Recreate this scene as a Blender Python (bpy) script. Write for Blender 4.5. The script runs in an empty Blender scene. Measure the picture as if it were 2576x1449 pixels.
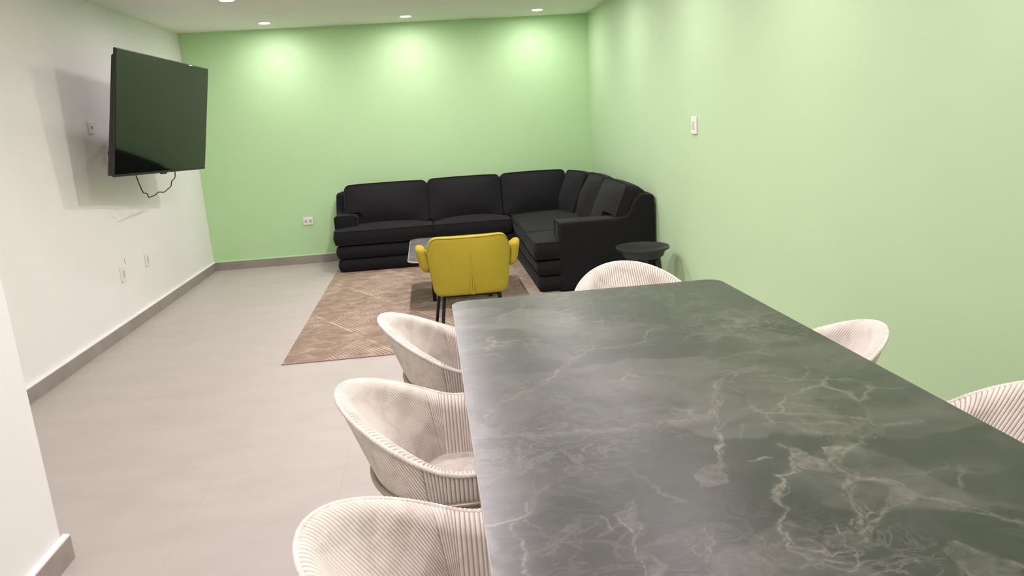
import bpy, bmesh, math, random
import numpy as np
from mathutils import Matrix, Vector

random.seed(7)
rng = np.random.default_rng(11)
scene = bpy.context.scene
COL = scene.collection
PI = math.pi

# ------------------------------------------------------------------ room sizes (metres; camera stands at x=0, y=0)
XL, XR, YB, YR, H = -2.374, 1.79, 7.97, -2.3, 2.423
PX, PY = -1.379, 2.43          # partition that juts out of the left wall, near the camera
BBH, BBT = 0.088, 0.022        # baseboard

# ------------------------------------------------------------------ materials
def new_mat(name):
    m = bpy.data.materials.new(name); m.use_nodes = True
    nt = m.node_tree
    b = nt.nodes['Principled BSDF']
    return m, nt, b

def N(nt, t, **kw):
    n = nt.nodes.new(t)
    for k, v in kw.items():
        if k.startswith('i_'):
            n.inputs[k[2:].replace('_', ' ')].default_value = v
        else:
            setattr(n, k, v)
    return n

def link(nt, a, b): nt.links.new(a, b)

def ramp(nt, fac, stops):
    r = N(nt, 'ShaderNodeValToRGB')
    el = r.color_ramp.elements
    while len(el) < len(stops): el.new(0.5)
    for e, (p, c) in zip(el, stops):
        e.position = p
        e.color = (c, c, c, 1) if isinstance(c, (int, float)) else (*c, 1)
    link(nt, fac, r.inputs['Fac'])
    return r.outputs['Color']

def noise(nt, vec, scale, detail=4, rough=0.55, dist=0.0):
    n = N(nt, 'ShaderNodeTexNoise')
    n.inputs['Scale'].default_value = scale; n.inputs['Detail'].default_value = detail
    n.inputs['Roughness'].default_value = rough; n.inputs['Distortion'].default_value = dist
    if vec is not None: link(nt, vec, n.inputs['Vector'])
    return n.outputs['Fac']

def objco(nt): return N(nt, 'ShaderNodeTexCoord').outputs['Object']

def bump(nt, b, height, strength, dist):
    n = N(nt, 'ShaderNodeBump'); n.inputs['Strength'].default_value = strength; n.inputs['Distance'].default_value = dist
    link(nt, height, n.inputs['Height']); link(nt, n.outputs['Normal'], b.inputs['Normal'])

def math_(nt, op, a, b=None, c=None):
    n = N(nt, 'ShaderNodeMath', operation=op)
    for i, v in enumerate((a, b, c)):
        if v is None: continue
        if isinstance(v, (int, float)): n.inputs[i].default_value = v
        else: link(nt, v, n.inputs[i])
    return n.outputs[0]

def mixc(nt, fac, a, b):
    n = N(nt, 'ShaderNodeMix', data_type='RGBA')
    if isinstance(fac, (int, float)): n.inputs[0].default_value = fac
    else: link(nt, fac, n.inputs[0])
    for s, v in ((6, a), (7, b)):
        if isinstance(v, tuple): n.inputs[s].default_value = (*v, 1)
        else: link(nt, v, n.inputs[s])
    return n.outputs[2]

def simple(name, col, rough=0.5, var=0.06, nscale=8, bscale=0, bstr=0.0, metal=0.0, spec=0.5, sheen=0.0):
    m, nt, b = new_mat(name)
    co = objco(nt)
    f = noise(nt, co, nscale)
    lo = tuple(max(0, c * (1 - var)) for c in col); hi = tuple(c * (1 + var) for c in col)
    link(nt, ramp(nt, f, [(0.3, lo), (0.7, hi)]), b.inputs['Base Color'])
    b.inputs['Roughness'].default_value = rough; b.inputs['Metallic'].default_value = metal
    b.inputs['Specular IOR Level'].default_value = spec
    if sheen:
        b.inputs['Sheen Weight'].default_value = sheen; b.inputs['Sheen Roughness'].default_value = 0.5
    if bscale:
        bump(nt, b, noise(nt, co, bscale, 3), bstr, 0.002)
    return m

M = {}
M['green'] = simple('green_wall_paint', (0.485, 0.665, 0.40), 0.55, 0.015, 1.5, 90, 0.06, spec=0.35)
M['green_accent'] = simple('green_accent_paint', (0.46, 0.685, 0.37), 0.55, 0.015, 1.5, 90, 0.06, spec=0.35)
M['white_wall'] = simple('white_wall_paint', (0.81, 0.80, 0.79), 0.6, 0.012, 1.5, 90, 0.06, spec=0.3)
M['ceiling'] = simple('ceiling_paint', (0.83, 0.82, 0.79), 0.8, 0.01, 2, spec=0.2)
M['base_tile'] = simple('baseboard_tile', (0.30, 0.265, 0.24), 0.4, 0.13, 5, spec=0.4)
M['plate'] = simple('white_plastic', (0.80, 0.77, 0.72), 0.35, 0.01, 4)
M['plate_grey'] = simple('grey_plastic_insert', (0.55, 0.53, 0.50), 0.4, 0.02, 4)
M['dark'] = simple('dark_socket_hole', (0.02, 0.017, 0.017), 0.6, 0.1)
M['red'] = simple('red_fabric_tag', (0.65, 0.05, 0.03), 0.7, 0.1)
M['red_dot'] = simple('red_indicator', (0.4, 0.02, 0.02), 0.4, 0.1)
M['black_metal'] = simple('black_powder_metal', (0.009, 0.009, 0.009), 0.5, 0.1, 20, spec=0.25)
M['black_wood'] = simple('black_lacquer', (0.018, 0.019, 0.017), 0.38, 0.15, 12)
M['tv_case'] = simple('tv_casing_plastic', (0.018, 0.018, 0.02), 0.42, 0.05)
M['rubber'] = simple('black_cable_rubber', (0.015, 0.015, 0.015), 0.5, 0.05)
M['taupe_metal'] = simple('taupe_metal', (0.36, 0.30, 0.23), 0.38, 0.03, 10, metal=0.35)
M['piping'] = simple('black_fabric_piping', (0.012, 0.012, 0.013), 0.9, 0.1, 60, spec=0.2)
M['table_edge'] = simple('pale_stone_edge', (0.42, 0.40, 0.37), 0.3, 0.08, 30)
M['ring'] = simple('white_downlight_ring', (0.85, 0.83, 0.80), 0.5, 0.01)
M['baffle'] = simple('white_reflector', (0.88, 0.86, 0.84), 0.5, 0.01)
M['screen_logo'] = simple('silver_mark', (0.6, 0.6, 0.6), 0.3, 0.01, metal=0.8)

def m_fabric_black():
    m, nt, b = new_mat('charcoal_sofa_fabric')
    co = objco(nt)
    f = noise(nt, co, 5, 4)
    fine = noise(nt, co, 420, 2)
    c = mixc(nt, f, (0.0075, 0.0075, 0.0085), (0.0105, 0.0105, 0.0115))
    link(nt, c, b.inputs['Base Color'])
    b.inputs['Roughness'].default_value = 0.85; b.inputs['Specular IOR Level'].default_value = 0.16
    b.inputs['Sheen Weight'].default_value = 0.03; b.inputs['Sheen Roughness'].default_value = 0.55
    h = math_(nt, 'ADD', math_(nt, 'MULTIPLY', noise(nt, co, 7, 3, 0.5, 0.4), 1.0), math_(nt, 'MULTIPLY', fine, 0.03))
    bump(nt, b, h, 0.35, 0.012)
    return m
M['sofa'] = m_fabric_black()

def m_yellow():
    m, nt, b = new_mat('mustard_boucle_fabric')
    co = objco(nt)
    f = noise(nt, co, 9, 5, 0.6); fine = noise(nt, co, 260, 2, 0.7)
    c = mixc(nt, f, (0.36, 0.285, 0.028), (0.475, 0.38, 0.042))
    c2 = mixc(nt, math_(nt, 'MULTIPLY', fine, 0.5), c, (0.285, 0.215, 0.022))
    link(nt, c2, b.inputs['Base Color'])
    b.inputs['Roughness'].default_value = 0.95; b.inputs['Specular IOR Level'].default_value = 0.15
    b.inputs['Sheen Weight'].default_value = 0.08; b.inputs['Sheen Tint'].default_value = (1.0, 0.85, 0.3, 1)
    bump(nt, b, fine, 0.5, 0.0025)
    return m
M['yellow'] = m_yellow()

def m_cord():
    m, nt, b = new_mat('pale_corduroy')
    co = objco(nt)
    f = noise(nt, co, 14, 5, 0.6, 0.6); fine = noise(nt, co, 500, 2, 0.7)
    patch = ramp(nt, f, [(0.36, (0.62, 0.56, 0.505)), (0.56, (0.76, 0.70, 0.64))])
    c = mixc(nt, math_(nt, 'MULTIPLY', fine, 0.3), patch, (0.55, 0.49, 0.435))
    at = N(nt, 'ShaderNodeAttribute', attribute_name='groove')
    c = mixc(nt, at.outputs['Fac'], c, (0.27, 0.215, 0.18))  # shade between the cords painted into the fabric colour
    link(nt, c, b.inputs['Base Color'])
    b.inputs['Roughness'].default_value = 0.9; b.inputs['Specular IOR Level'].default_value = 0.12
    b.inputs['Sheen Weight'].default_value = 0.12; b.inputs['Sheen Roughness'].default_value = 0.4
    bump(nt, b, fine, 0.3, 0.0012)
    return m
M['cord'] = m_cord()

def m_cord_seat():
    m, nt, b = new_mat('pale_corduroy_seat')
    co = objco(nt)
    sep = N(nt, 'ShaderNodeSeparateXYZ'); link(nt, co, sep.inputs[0])
    w = math_(nt, 'ABSOLUTE', math_(nt, 'SINE', math_(nt, 'MULTIPLY', sep.outputs['Y'], PI / 0.0085)))
    f = noise(nt, co, 14, 5, 0.6, 0.6)
    link(nt, ramp(nt, f, [(0.36, (0.56, 0.50, 0.45)), (0.56, (0.70, 0.64, 0.585))]), b.inputs['Base Color'])
    b.inputs['Roughness'].default_value = 0.9; b.inputs['Specular IOR Level'].default_value = 0.15
    bump(nt, b, w, 0.8, 0.003)
    return m
M['cord_seat'] = m_cord_seat()

def m_floor():
    m, nt, b = new_mat('grey_porcelain_floor')
    co = objco(nt)
    sep = N(nt, 'ShaderNodeSeparateXYZ'); link(nt, co, sep.inputs[0])
    def groove(axis, off, period, width):
        t = math_(nt, 'FRACT', math_(nt, 'DIVIDE', math_(nt, 'SUBTRACT', sep.outputs[axis], off), period))
        d = math_(nt, 'MULTIPLY', math_(nt, 'MINIMUM', t, math_(nt, 'SUBTRACT', 1.0, t)), period)
        return math_(nt, 'LESS_THAN', d, width)
    g = math_(nt, 'MAXIMUM', groove('X', -0.468, 0.5515, 0.0011), groove('Y', 3.028, 1.037, 0.0011))
    stretch = N(nt, 'ShaderNodeMapping'); stretch.inputs['Scale'].default_value = (1.0, 2.2, 1); link(nt, co, stretch.inputs[0])
    f = noise(nt, stretch.outputs[0], 2.6, 6, 0.6, 0.5)
    base = ramp(nt, f, [(0.25, (0.405, 0.368, 0.340)), (0.75, (0.465, 0.425, 0.393))])
    c = mixc(nt, math_(nt, 'MULTIPLY', g, 0.36), base, (0.27, 0.245, 0.23))
    link(nt, c, b.inputs['Base Color'])
    b.inputs['Roughness'].default_value = 0.5; b.inputs['Specular IOR Level'].default_value = 0.4
    bump(nt, b, math_(nt, 'SUBTRACT', math_(nt, 'MULTIPLY', f, 0.25), math_(nt, 'MULTIPLY', g, 0.5)), 0.12, 0.002)
    return m
M['floor'] = m_floor()

def m_rug():
    m, nt, b = new_mat('beige_carved_rug')
    co = objco(nt)
    warp = N(nt, 'ShaderNodeVectorMath', operation='MULTIPLY_ADD')
    nz = N(nt, 'ShaderNodeTexNoise'); nz.inputs['Scale'].default_value = 22; link(nt, co, nz.inputs['Vector'])
    link(nt, nz.outputs['Color'], warp.inputs[0]); warp.inputs[1].default_value = (0.009, 0.009, 0); link(nt, co, warp.inputs[2])
    sep = N(nt, 'ShaderNodeSeparateXYZ'); link(nt, warp.outputs[0], sep.inputs[0])
    X, Y = sep.outputs['X'], sep.outputs['Y']
    # band coordinate: lines y = -1.69 x + c ; spacing .7 in x
    u = math_(nt, 'DIVIDE', math_(nt, 'ADD', X, math_(nt, 'ADD', math_(nt, 'DIVIDE', math_(nt, 'SUBTRACT', Y, 5.373), 1.69), 0.837)), 0.705)
    band = math_(nt, 'FLOOR', u); fu = math_(nt, 'FRACT', u)
    # cross coordinate: lines y = 2.34 x + c
    v = math_(nt, 'ADD', math_(nt, 'SUBTRACT', X, math_(nt, 'DIVIDE', math_(nt, 'SUBTRACT', Y, 5.4), 2.34)), 0.812)
    v = math_(nt, 'DIVIDE', math_(nt, 'SUBTRACT', v, math_(nt, 'MULTIPLY', band, -0.47)), 1.02)
    fv = math_(nt, 'FRACT', v)
    striped = math_(nt, 'LESS_THAN', fv, 0.52)
    edge = math_(nt, 'LESS_THAN', math_(nt, 'MINIMUM', fu, math_(nt, 'SUBTRACT', 1.0, fu)), 0.009)
    st = math_(nt, 'ADD', math_(nt, 'MULTIPLY', math_(nt, 'SINE', math_(nt, 'MULTIPLY', u, 2 * PI * 25.0)), 0.5), 0.5)
    st2 = math_(nt, 'ADD', math_(nt, 'MULTIPLY', math_(nt, 'SINE', math_(nt, 'MULTIPLY', v, 2 * PI * 34.0)), 0.5), 0.5)
    lines = math_(nt, 'MAXIMUM', math_(nt, 'MULTIPLY', striped, math_(nt, 'POWER', st, 3.0)), edge)
    faint = math_(nt, 'MULTIPLY', math_(nt, 'SUBTRACT', 1.0, striped), math_(nt, 'MULTIPLY', math_(nt, 'POWER', st2, 2.0), 0.07))
    wear = ramp(nt, noise(nt, co, 5.5, 6, 0.65, 0.8), [(0.36, 0.02), (0.66, 1.0)])
    fine = noise(nt, co, 180, 3, 0.7)
    fac = math_(nt, 'MULTIPLY', math_(nt, 'MAXIMUM', lines, faint), wear)
    sm = N(nt, 'ShaderNodeMapping'); sm.inputs['Scale'].default_value = (5, 7.5, 1); link(nt, co, sm.inputs[0])
    blot = noise(nt, sm.outputs[0], 1.5, 8, 0.72, 0.6)
    base = ramp(nt, blot, [(0.28, (0.175, 0.125, 0.092)), (0.50, (0.275, 0.208, 0.157)), (0.72, (0.47, 0.385, 0.31))])
    base = mixc(nt, math_(nt, 'MULTIPLY', fine, 0.3), base, (0.25, 0.185, 0.135))
    dark = math_(nt, 'MULTIPLY', math_(nt, 'MULTIPLY', striped, math_(nt, 'POWER', math_(nt, 'SUBTRACT', 1.0, st), 3.0)), math_(nt, 'MULTIPLY', wear, 0.35))
    base = mixc(nt, dark, base, (0.22, 0.165, 0.125))
    c = mixc(nt, math_(nt, 'MULTIPLY', fac, 0.8), base, (0.64, 0.54, 0.44))
    link(nt, c, b.inputs['Base Color'])
    b.inputs['Roughness'].default_value = 0.95; b.inputs['Specular IOR Level'].default_value = 0.1
    bump(nt, b, math_(nt, 'ADD', math_(nt, 'MULTIPLY', fac, 0.8), math_(nt, 'MULTIPLY', fine, 0.3)), 0.5, 0.005)
    return m
M['rug'] = m_rug()
M['rug_cream'] = simple('rug_cream_edge', (0.62, 0.57, 0.50), 0.9, 0.06, 60)
M['rug_edge'] = simple('rug_binding', (0.40, 0.27, 0.24), 0.9, 0.1, 60)

def m_marble(name, attr):
    m, nt, b = new_mat(name)
    co = objco(nt)
    st = N(nt, 'ShaderNodeMapping'); st.inputs['Scale'].default_value = (1.0, 1.35, 1); st.inputs['Rotation'].default_value = (0, 0, 0.5); link(nt, co, st.inputs[0])
    wn = N(nt, 'ShaderNodeTexNoise'); wn.inputs['Scale'].default_value = 4.0; wn.inputs['Detail'].default_value = 7; link(nt, co, wn.inputs['Vector'])
    ww = N(nt, 'ShaderNodeVectorMath', operation='MULTIPLY_ADD'); link(nt, wn.outputs['Color'], ww.inputs[0])
    ww.inputs[1].default_value = (0.30, 0.30, 0); link(nt, st.outputs[0], ww.inputs[2])
    cell = N(nt, 'ShaderNodeTexVoronoi', feature='SMOOTH_F1'); cell.inputs['Scale'].default_value = 3.4; cell.inputs['Smoothness'].default_value = 0.12; link(nt, ww.outputs[0], cell.inputs['Vector'])
    cs = N(nt, 'ShaderNodeSeparateColor'); link(nt, cell.outputs['Color'], cs.inputs[0])
    cloud = math_(nt, 'ADD', math_(nt, 'MULTIPLY', noise(nt, st.outputs[0], 4.2, 8, 0.65, 1.0), 0.72), math_(nt, 'MULTIPLY', cs.outputs[0], 0.28))
    base = ramp(nt, cloud, [(0.32, (0.0095, 0.0098, 0.0086)), (0.50, (0.0255, 0.0253, 0.0228)), (0.70, (0.075, 0.070, 0.063))])
    # fine natural veining
    nz = N(nt, 'ShaderNodeTexNoise'); nz.inputs['Scale'].default_value = 3.0; nz.inputs['Detail'].default_value = 6; link(nt, co, nz.inputs['Vector'])
    wv = N(nt, 'ShaderNodeVectorMath', operation='MULTIPLY_ADD'); link(nt, nz.outputs['Color'], wv.inputs[0])
    wv.inputs[1].default_value = (0.45, 0.45, 0); link(nt, co, wv.inputs[2])
    vo = N(nt, 'ShaderNodeTexVoronoi', feature='DISTANCE_TO_EDGE'); vo.inputs['Scale'].default_value = 5.0; link(nt, wv.outputs[0], vo.inputs['Vector'])
    fv = ramp(nt, vo.outputs['Distance'], [(0.0, 1.0), (0.035, 0.0)])
    mask = ramp(nt, noise(nt, co, 3.3, 3), [(0.50, 0.0), (0.72, 0.6)])
    fine = math_(nt, 'MULTIPLY', fv, mask)
    rid = math_(nt, 'ABSOLUTE', math_(nt, 'SUBTRACT', noise(nt, st.outputs[0], 7.5, 8, 0.62, 1.6), 0.5))
    wisp = math_(nt, 'MULTIPLY', ramp(nt, rid, [(0.0, 1.0), (0.035, 0.0)]), math_(nt, 'MULTIPLY', ramp(nt, noise(nt, co, 2.1, 3), [(0.42, 0.0), (0.66, 1.0)]), 0.28))
    tot = math_(nt, 'MAXIMUM', fine, wisp)
    if attr:
        at = N(nt, 'ShaderNodeAttribute', attribute_name='vein')
        rough_n = math_(nt, 'MULTIPLY', ramp(nt, noise(nt, co, 11, 5, 0.7), [(0.36, 0.35), (0.58, 1.0)]), ramp(nt, noise(nt, co, 75, 5, 0.75), [(0.36, 0.25), (0.58, 1.0)]))
        tot = math_(nt, 'MAXIMUM', math_(nt, 'MULTIPLY', at.outputs['Fac'], rough_n), tot)
    c = mixc(nt, tot, base, (0.27, 0.248, 0.21))
    link(nt, c, b.inputs['Base Color'])
    b.inputs['Roughness'].default_value = 0.35; b.inputs['Specular IOR Level'].default_value = 0.74
    bump(nt, b, noise(nt, co, 300, 2), 0.05, 0.0006)
    return m
M['marble'] = m_marble('dark_marble_top', True)
M['marble_small'] = simple('grey_stone_small_top', (0.095, 0.088, 0.094), 0.55, 0.40, 9, spec=0.2)

def m_screen():
    m, nt, b = new_mat('tv_glossy_screen')
    b.inputs['Base Color'].default_value = (0.003, 0.004, 0.0035, 1)
    b.inputs['Roughness'].default_value = 0.06; b.inputs['IOR'].default_value = 1.41
    f = noise(nt, objco(nt), 3, 2)
    link(nt, ramp(nt, f, [(0, 0.05), (1, 0.075)]), b.inputs['Roughness'])
    return m
M['screen'] = m_screen()

LAMP = 1.0
def m_lamp(name, strength):
    m, nt, b = new_mat(name)
    b.inputs['Base Color'].default_value = (0.9, 0.9, 0.9, 1)
    b.inputs['Emission Color'].default_value = (1.0, 0.893, 0.945, 1)
    b.inputs['Emission Strength'].default_value = strength
    return m
M['lamp'] = m_lamp('downlight_glow', 1270.0)
M['lamp_near'] = m_lamp('downlight_glow_near_row', 720.0)
M['lamp_row'] = m_lamp('downlight_glow_far_row', 375.0)
M['lamp_soft'] = m_lamp('downlight_glow_dimmer', 345.0)

# ------------------------------------------------------------------ mesh helpers
class MB:
    def __init__(self): self.v = []; self.f = []; self.n = 0
    def add(self, v, f):
        v = np.asarray(v, float).reshape(-1, 3); o = self.n
        self.v.append(v); self.f.extend([tuple(i + o for i in q) for q in f]); self.n += len(v)
        return self
    def box(self, x0, x1, y0, y1, z0, z1):
        v = [(x, y, z) for z in (z0, z1) for y in (y0, y1) for x in (x0, x1)]
        return self.add(v, [(0, 2, 3, 1), (4, 5, 7, 6), (0, 1, 5, 4), (2, 6, 7, 3), (0, 4, 6, 2), (1, 3, 7, 5)])
    def tube(self, path, r, n=10, closed=False, rfn=None):
        p = np.asarray(path, float); k = len(p)
        if closed: t = np.roll(p, -1, 0) - np.roll(p, 1, 0)
        else: t = np.gradient(p, axis=0)
        t /= np.linalg.norm(t, axis=1)[:, None] + 1e-12
        up = np.array([0, 0, 1.0]) if abs(t[0][2]) < 0.9 else np.array([1.0, 0, 0])
        nrm = np.cross(t[0], up); nrm /= np.linalg.norm(nrm)
        vs = []
        a = np.linspace(0, 2 * PI, n, endpoint=False)
        for i in range(k):
            nrm = nrm - t[i] * np.dot(nrm, t[i]); nrm /= np.linalg.norm(nrm)
            bn = np.cross(t[i], nrm)
            rr = r if rfn is None else rfn(i)
            vs.append(p[i] + rr * (np.cos(a)[:, None] * nrm + np.sin(a)[:, None] * bn))
        fs = []
        for i in range(k if closed else k - 1):
            j = (i + 1) % k
            for q in range(n):
                q2 = (q + 1) % n
                fs.append((i * n + q, i * n + q2, j * n + q2, j * n + q))
        if not closed:
            fs.append(tuple(reversed(range(n)))); fs.append(tuple((k - 1) * n + q for q in range(n)))
        return self.add(np.concatenate(vs), fs)
    def rope(self, path, r, bump, n=12):
        p = np.asarray(path, float); l = np.concatenate([[0], np.cumsum(np.linalg.norm(np.diff(p, axis=0), axis=1))])
        m = max(8, int(l[-1] / bump * 9)); s = np.linspace(0, l[-1], m)
        p = np.stack([np.interp(s, l, p[:, k]) for k in range(3)], 1)
        t = np.gradient(p, axis=0); t /= np.linalg.norm(t, axis=1)[:, None]
        u = np.array([0, 0, 1.0]) - t * t[:, 2:3]; u /= np.linalg.norm(u, axis=1)[:, None]; b = np.cross(t, u)
        a = np.linspace(0, 2 * PI, n, endpoint=False); vs = []
        for i in range(m):
            rr = r * (0.86 + 0.30 * np.abs(np.cos(a - PI * s[i] / bump)) ** 1.0)
            vs.append(p[i] + (rr * np.cos(a))[:, None] * u[i] + (rr * np.sin(a))[:, None] * b[i])
        fs = [(i * n + q, i * n + (q + 1) % n, (i + 1) * n + (q + 1) % n, (i + 1) * n + q) for i in range(m - 1) for q in range(n)]
        fs += [tuple(reversed(range(n))), tuple((m - 1) * n + q for q in range(n))]
        return self.add(np.concatenate(vs), fs)
    def lathe(self, prof, cx, cy, n=40, cap=True):
        a = np.linspace(0, 2 * PI, n, endpoint=False); vs = []; fs = []
        for r, z in prof:
            vs.append(np.stack([cx + r * np.cos(a), cy + r * np.sin(a), np.full(n, z)], 1))
        k = len(prof)
        for i in range(k - 1):
            for q in range(n):
                q2 = (q + 1) % n
                fs.append((i * n + q, i * n + q2, (i + 1) * n + q2, (i + 1) * n + q))
        if cap: fs.append(tuple(reversed(range(n)))); fs.append(tuple((k - 1) * n + q for q in range(n)))
        return self.add(np.concatenate(vs), fs)
    def slab(self, outline, t, r=0.012, bt=0.0, bb=0.0, rings=6, segs=4, side=0.0, xf=None, p=2.4):
        """A padded plate: closed counter-clockwise 2-D outline, thickness t, rim radius r, domed by bt / bb."""
        o = np.asarray(outline, float); n = len(o); c = o.mean(0)
        d1 = np.roll(o, -1, 0) - o; d1 /= np.linalg.norm(d1, axis=1)[:, None]
        d0 = np.roll(d1, 1, 0)
        nn = np.stack([d1[:, 1] + d0[:, 1], -(d1[:, 0] + d0[:, 0])], 1)
        L = np.linalg.norm(nn, axis=1)[:, None]; nn = nn / np.maximum(L, 1e-9)
        ins = o - nn * r
        vs, lay = [], []
        def ring(pts, w): lay.append(np.concatenate([pts, np.broadcast_to(np.asarray(w, float).reshape(-1, 1), (n, 1))], 1))
        ss = [((i + 1) / rings) ** 0.8 for i in range(rings)]
        mid, half = (ins.max(0) + ins.min(0)) / 2, (ins.max(0) - ins.min(0)) / 2
        def dome(pts):
            q = np.minimum(np.abs((pts - mid) / half), 1.0)
            return (1 - q[:, 0] ** p) * (1 - q[:, 1] ** p)
        for s in ss: ring(c + (ins - c) * s, -t / 2 - bb * dome(c + (ins - c) * s))
        for i in range(1, segs + 1):
            a = i / segs * PI / 2
            ring(ins + nn * r * math.sin(a), -t / 2 + r * (1 - math.cos(a)))
        for i in range(1, 5):
            w = (-t / 2 + r) + (t - 2 * r) * i / 5
            ring(o + nn * side * math.sin(PI * i / 5), w)
        for i in range(0, segs + 1):
            a = (1 - i / segs) * PI / 2
            ring(ins + nn * r * math.sin(a), t / 2 - r * (1 - math.cos(a)))
        for s in reversed(ss[:-1]): ring(c + (ins - c) * s, t / 2 + bt * dome(c + (ins - c) * s))
        v = np.concatenate(lay + [np.array([[c[0], c[1], -t / 2 - bb * dome(c[None])[0]], [c[0], c[1], t / 2 + bt * dome(c[None])[0]]])])
        k = len(lay); fs = []
        for i in range(k - 1):
            for q in range(n):
                q2 = (q + 1) % n
                fs.append((i * n + q, i * n + q2, (i + 1) * n + q2, (i + 1) * n + q))
        for q in range(n):
            q2 = (q + 1) % n
            fs.append((k * n, q2, q)); fs.append((k * n + 1, (k - 1) * n + q, (k - 1) * n + q2))
        if xf is not None: v = xf(v)
        return self.add(v, fs)
    def build(self, name, mat, parent=None, smooth=True, angle=40, origin=None):
        me = bpy.data.meshes.new(name)
        v = np.concatenate(self.v)
        if origin is not None: v = v - np.asarray(origin, float)
        me.from_pydata(v.tolist(), [], self.f); me.update()
        for m in (mat if isinstance(mat, (list, tuple)) else [mat]): me.materials.append(m)
        bm = bmesh.new(); bm.from_mesh(me); bmesh.ops.recalc_face_normals(bm, faces=bm.faces); bm.to_mesh(me); bm.free()
        if smooth:
            me.polygons.foreach_set('use_smooth', [True] * len(me.polygons)); me.set_sharp_from_angle(angle=math.radians(angle))
        o = bpy.data.objects.new(name, me); COL.objects.link(o)
        if parent is not None: o.parent = parent
        return o

def rrect(x0, x1, y0, y1, r, k=7, seg=10):
    """counter-clockwise rounded rectangle with points along its sides"""
    pts = []
    for cx, cy, a0 in ((x1 - r, y0 + r, -PI / 2), (x1 - r, y1 - r, 0), (x0 + r, y1 - r, PI / 2), (x0 + r, y0 + r, PI)):
        for i in range(k + 1):
            a = a0 + PI / 2 * i / k
            pts.append((cx + r * math.cos(a), cy + r * math.sin(a)))
    out = []
    for i, p in enumerate(pts):
        q = pts[(i + 1) % len(pts)]
        out.append(p)
        d = math.hypot(q[0] - p[0], q[1] - p[1])
        if d > 0.05:
            for j in range(1, seg): out.append((p[0] + (q[0] - p[0]) * j / seg, p[1] + (q[1] - p[1]) * j / seg))
    return out

def poly_round(pts, radii, k=6, step=0.05):
    """counter-clockwise polygon with each corner rounded by its own radius, sides resampled"""
    P = [np.array(p, float) for p in pts]; n = len(P); out = []
    for i in range(n):
        a, b, c = P[i - 1], P[i], P[(i + 1) % n]
        r = radii[i] if isinstance(radii, (list, tuple)) else radii
        u = (a - b) / np.linalg.norm(a - b); w = (c - b) / np.linalg.norm(c - b)
        if r <= 0: out.append(b); continue
        half = math.acos(max(-1, min(1, float(u @ w)))) / 2
        d = min(r / math.tan(half), 0.48 * np.linalg.norm(a - b), 0.48 * np.linalg.norm(c - b))
        s, e = b + u * d, b + w * d
        for j in range(k + 1):
            t = j / k
            out.append((1 - t) ** 2 * s + 2 * t * (1 - t) * b + t * t * e)
    res = []
    for i, p in enumerate(out):
        q = out[(i + 1) % len(out)]; res.append(tuple(p))
        d = float(np.linalg.norm(q - p)); m = int(d / step)
        for j in range(1, m): res.append(tuple(p + (q - p) * j / m))
    return res

def empty(name, loc, label, cat, group=None, rz=0.0):
    o = bpy.data.objects.new(name, None); COL.objects.link(o)
    o.empty_display_size = 0.1; o.location = loc; o.rotation_euler = (0, 0, rz)
    o['label'] = label; o['category'] = cat
    if group: o['group'] = group
    return o

def tag(o, label, cat, group=None):
    o['label'] = label; o['category'] = cat
    if group: o['group'] = group
    return o

def struct(o, label=None, cat=None):
    o['kind'] = 'structure'
    if label: o['label'] = label
    if cat: o['category'] = cat
    return o

def copy_tree(o, parent=None):
    c = o.copy(); COL.objects.link(c)
    if parent is not None: c.parent = parent
    for ch in list(o.children): copy_tree(ch, c)
    return c
# ================================================================== ROOM
T = 0.12
struct(MB().box(XL - T, XR + T, YR - T, YB + T, -0.1, 0).build('floor', M['floor'], smooth=False), 'pale grey large-format porcelain tile floor', 'floor')
LAMPS = [(xx, yy) for yy in (7.52, 6.17, 4.75, 3.30, 1.90, 0.50, -0.90) for xx in (-1.435, -0.10, 1.19) if not (xx < -1 and yy < 6)]
def ceiling_sheet():
    """flat ceiling with a round opening for every downlight"""
    mb = MB(); c = 0.1; xs = [XL - T]; ys = [YR - T]
    for xx in (-1.435, -0.10, 1.19): xs += [xx - c, xx + c]
    for yy in sorted({l[1] for l in LAMPS}): ys += [yy - c, yy + c]
    xs.append(XR + T); ys.append(YB + T)
    for x0, x1 in zip(xs, xs[1:]):
        for y0, y1 in zip(ys, ys[1:]):
            cx, cy = (x0 + x1) / 2, (y0 + y1) / 2
            if any(abs(cx - a) < 1e-6 and abs(cy - b) < 1e-6 for a, b in LAMPS):
                n = 48; v = []; f = []
                for i in range(n):
                    a = 2 * PI * i / n + PI / 4; k = c / max(abs(math.cos(a)), abs(math.sin(a)))
                    v += [(cx + 0.055 * math.cos(a), cy + 0.055 * math.sin(a), H), (cx + k * math.cos(a), cy + k * math.sin(a), H)]
                    j = (i + 1) % n; f.append((2 * i, 2 * j, 2 * j + 1, 2 * i + 1))
                mb.add(v, f)
            else:
                mb.add([(x0, y0, H), (x0, y1, H), (x1, y1, H), (x1, y0, H)], [(0, 1, 2, 3)])
    mb.box(XL - T, XR + T, YR - T, YB + T, H + 0.12, H + 0.16)
    return mb.build('ceiling', M['ceiling'], smooth=False)
struct(ceiling_sheet(), 'plain off-white ceiling with recessed downlights', 'ceiling')
LED = 0.006
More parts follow.
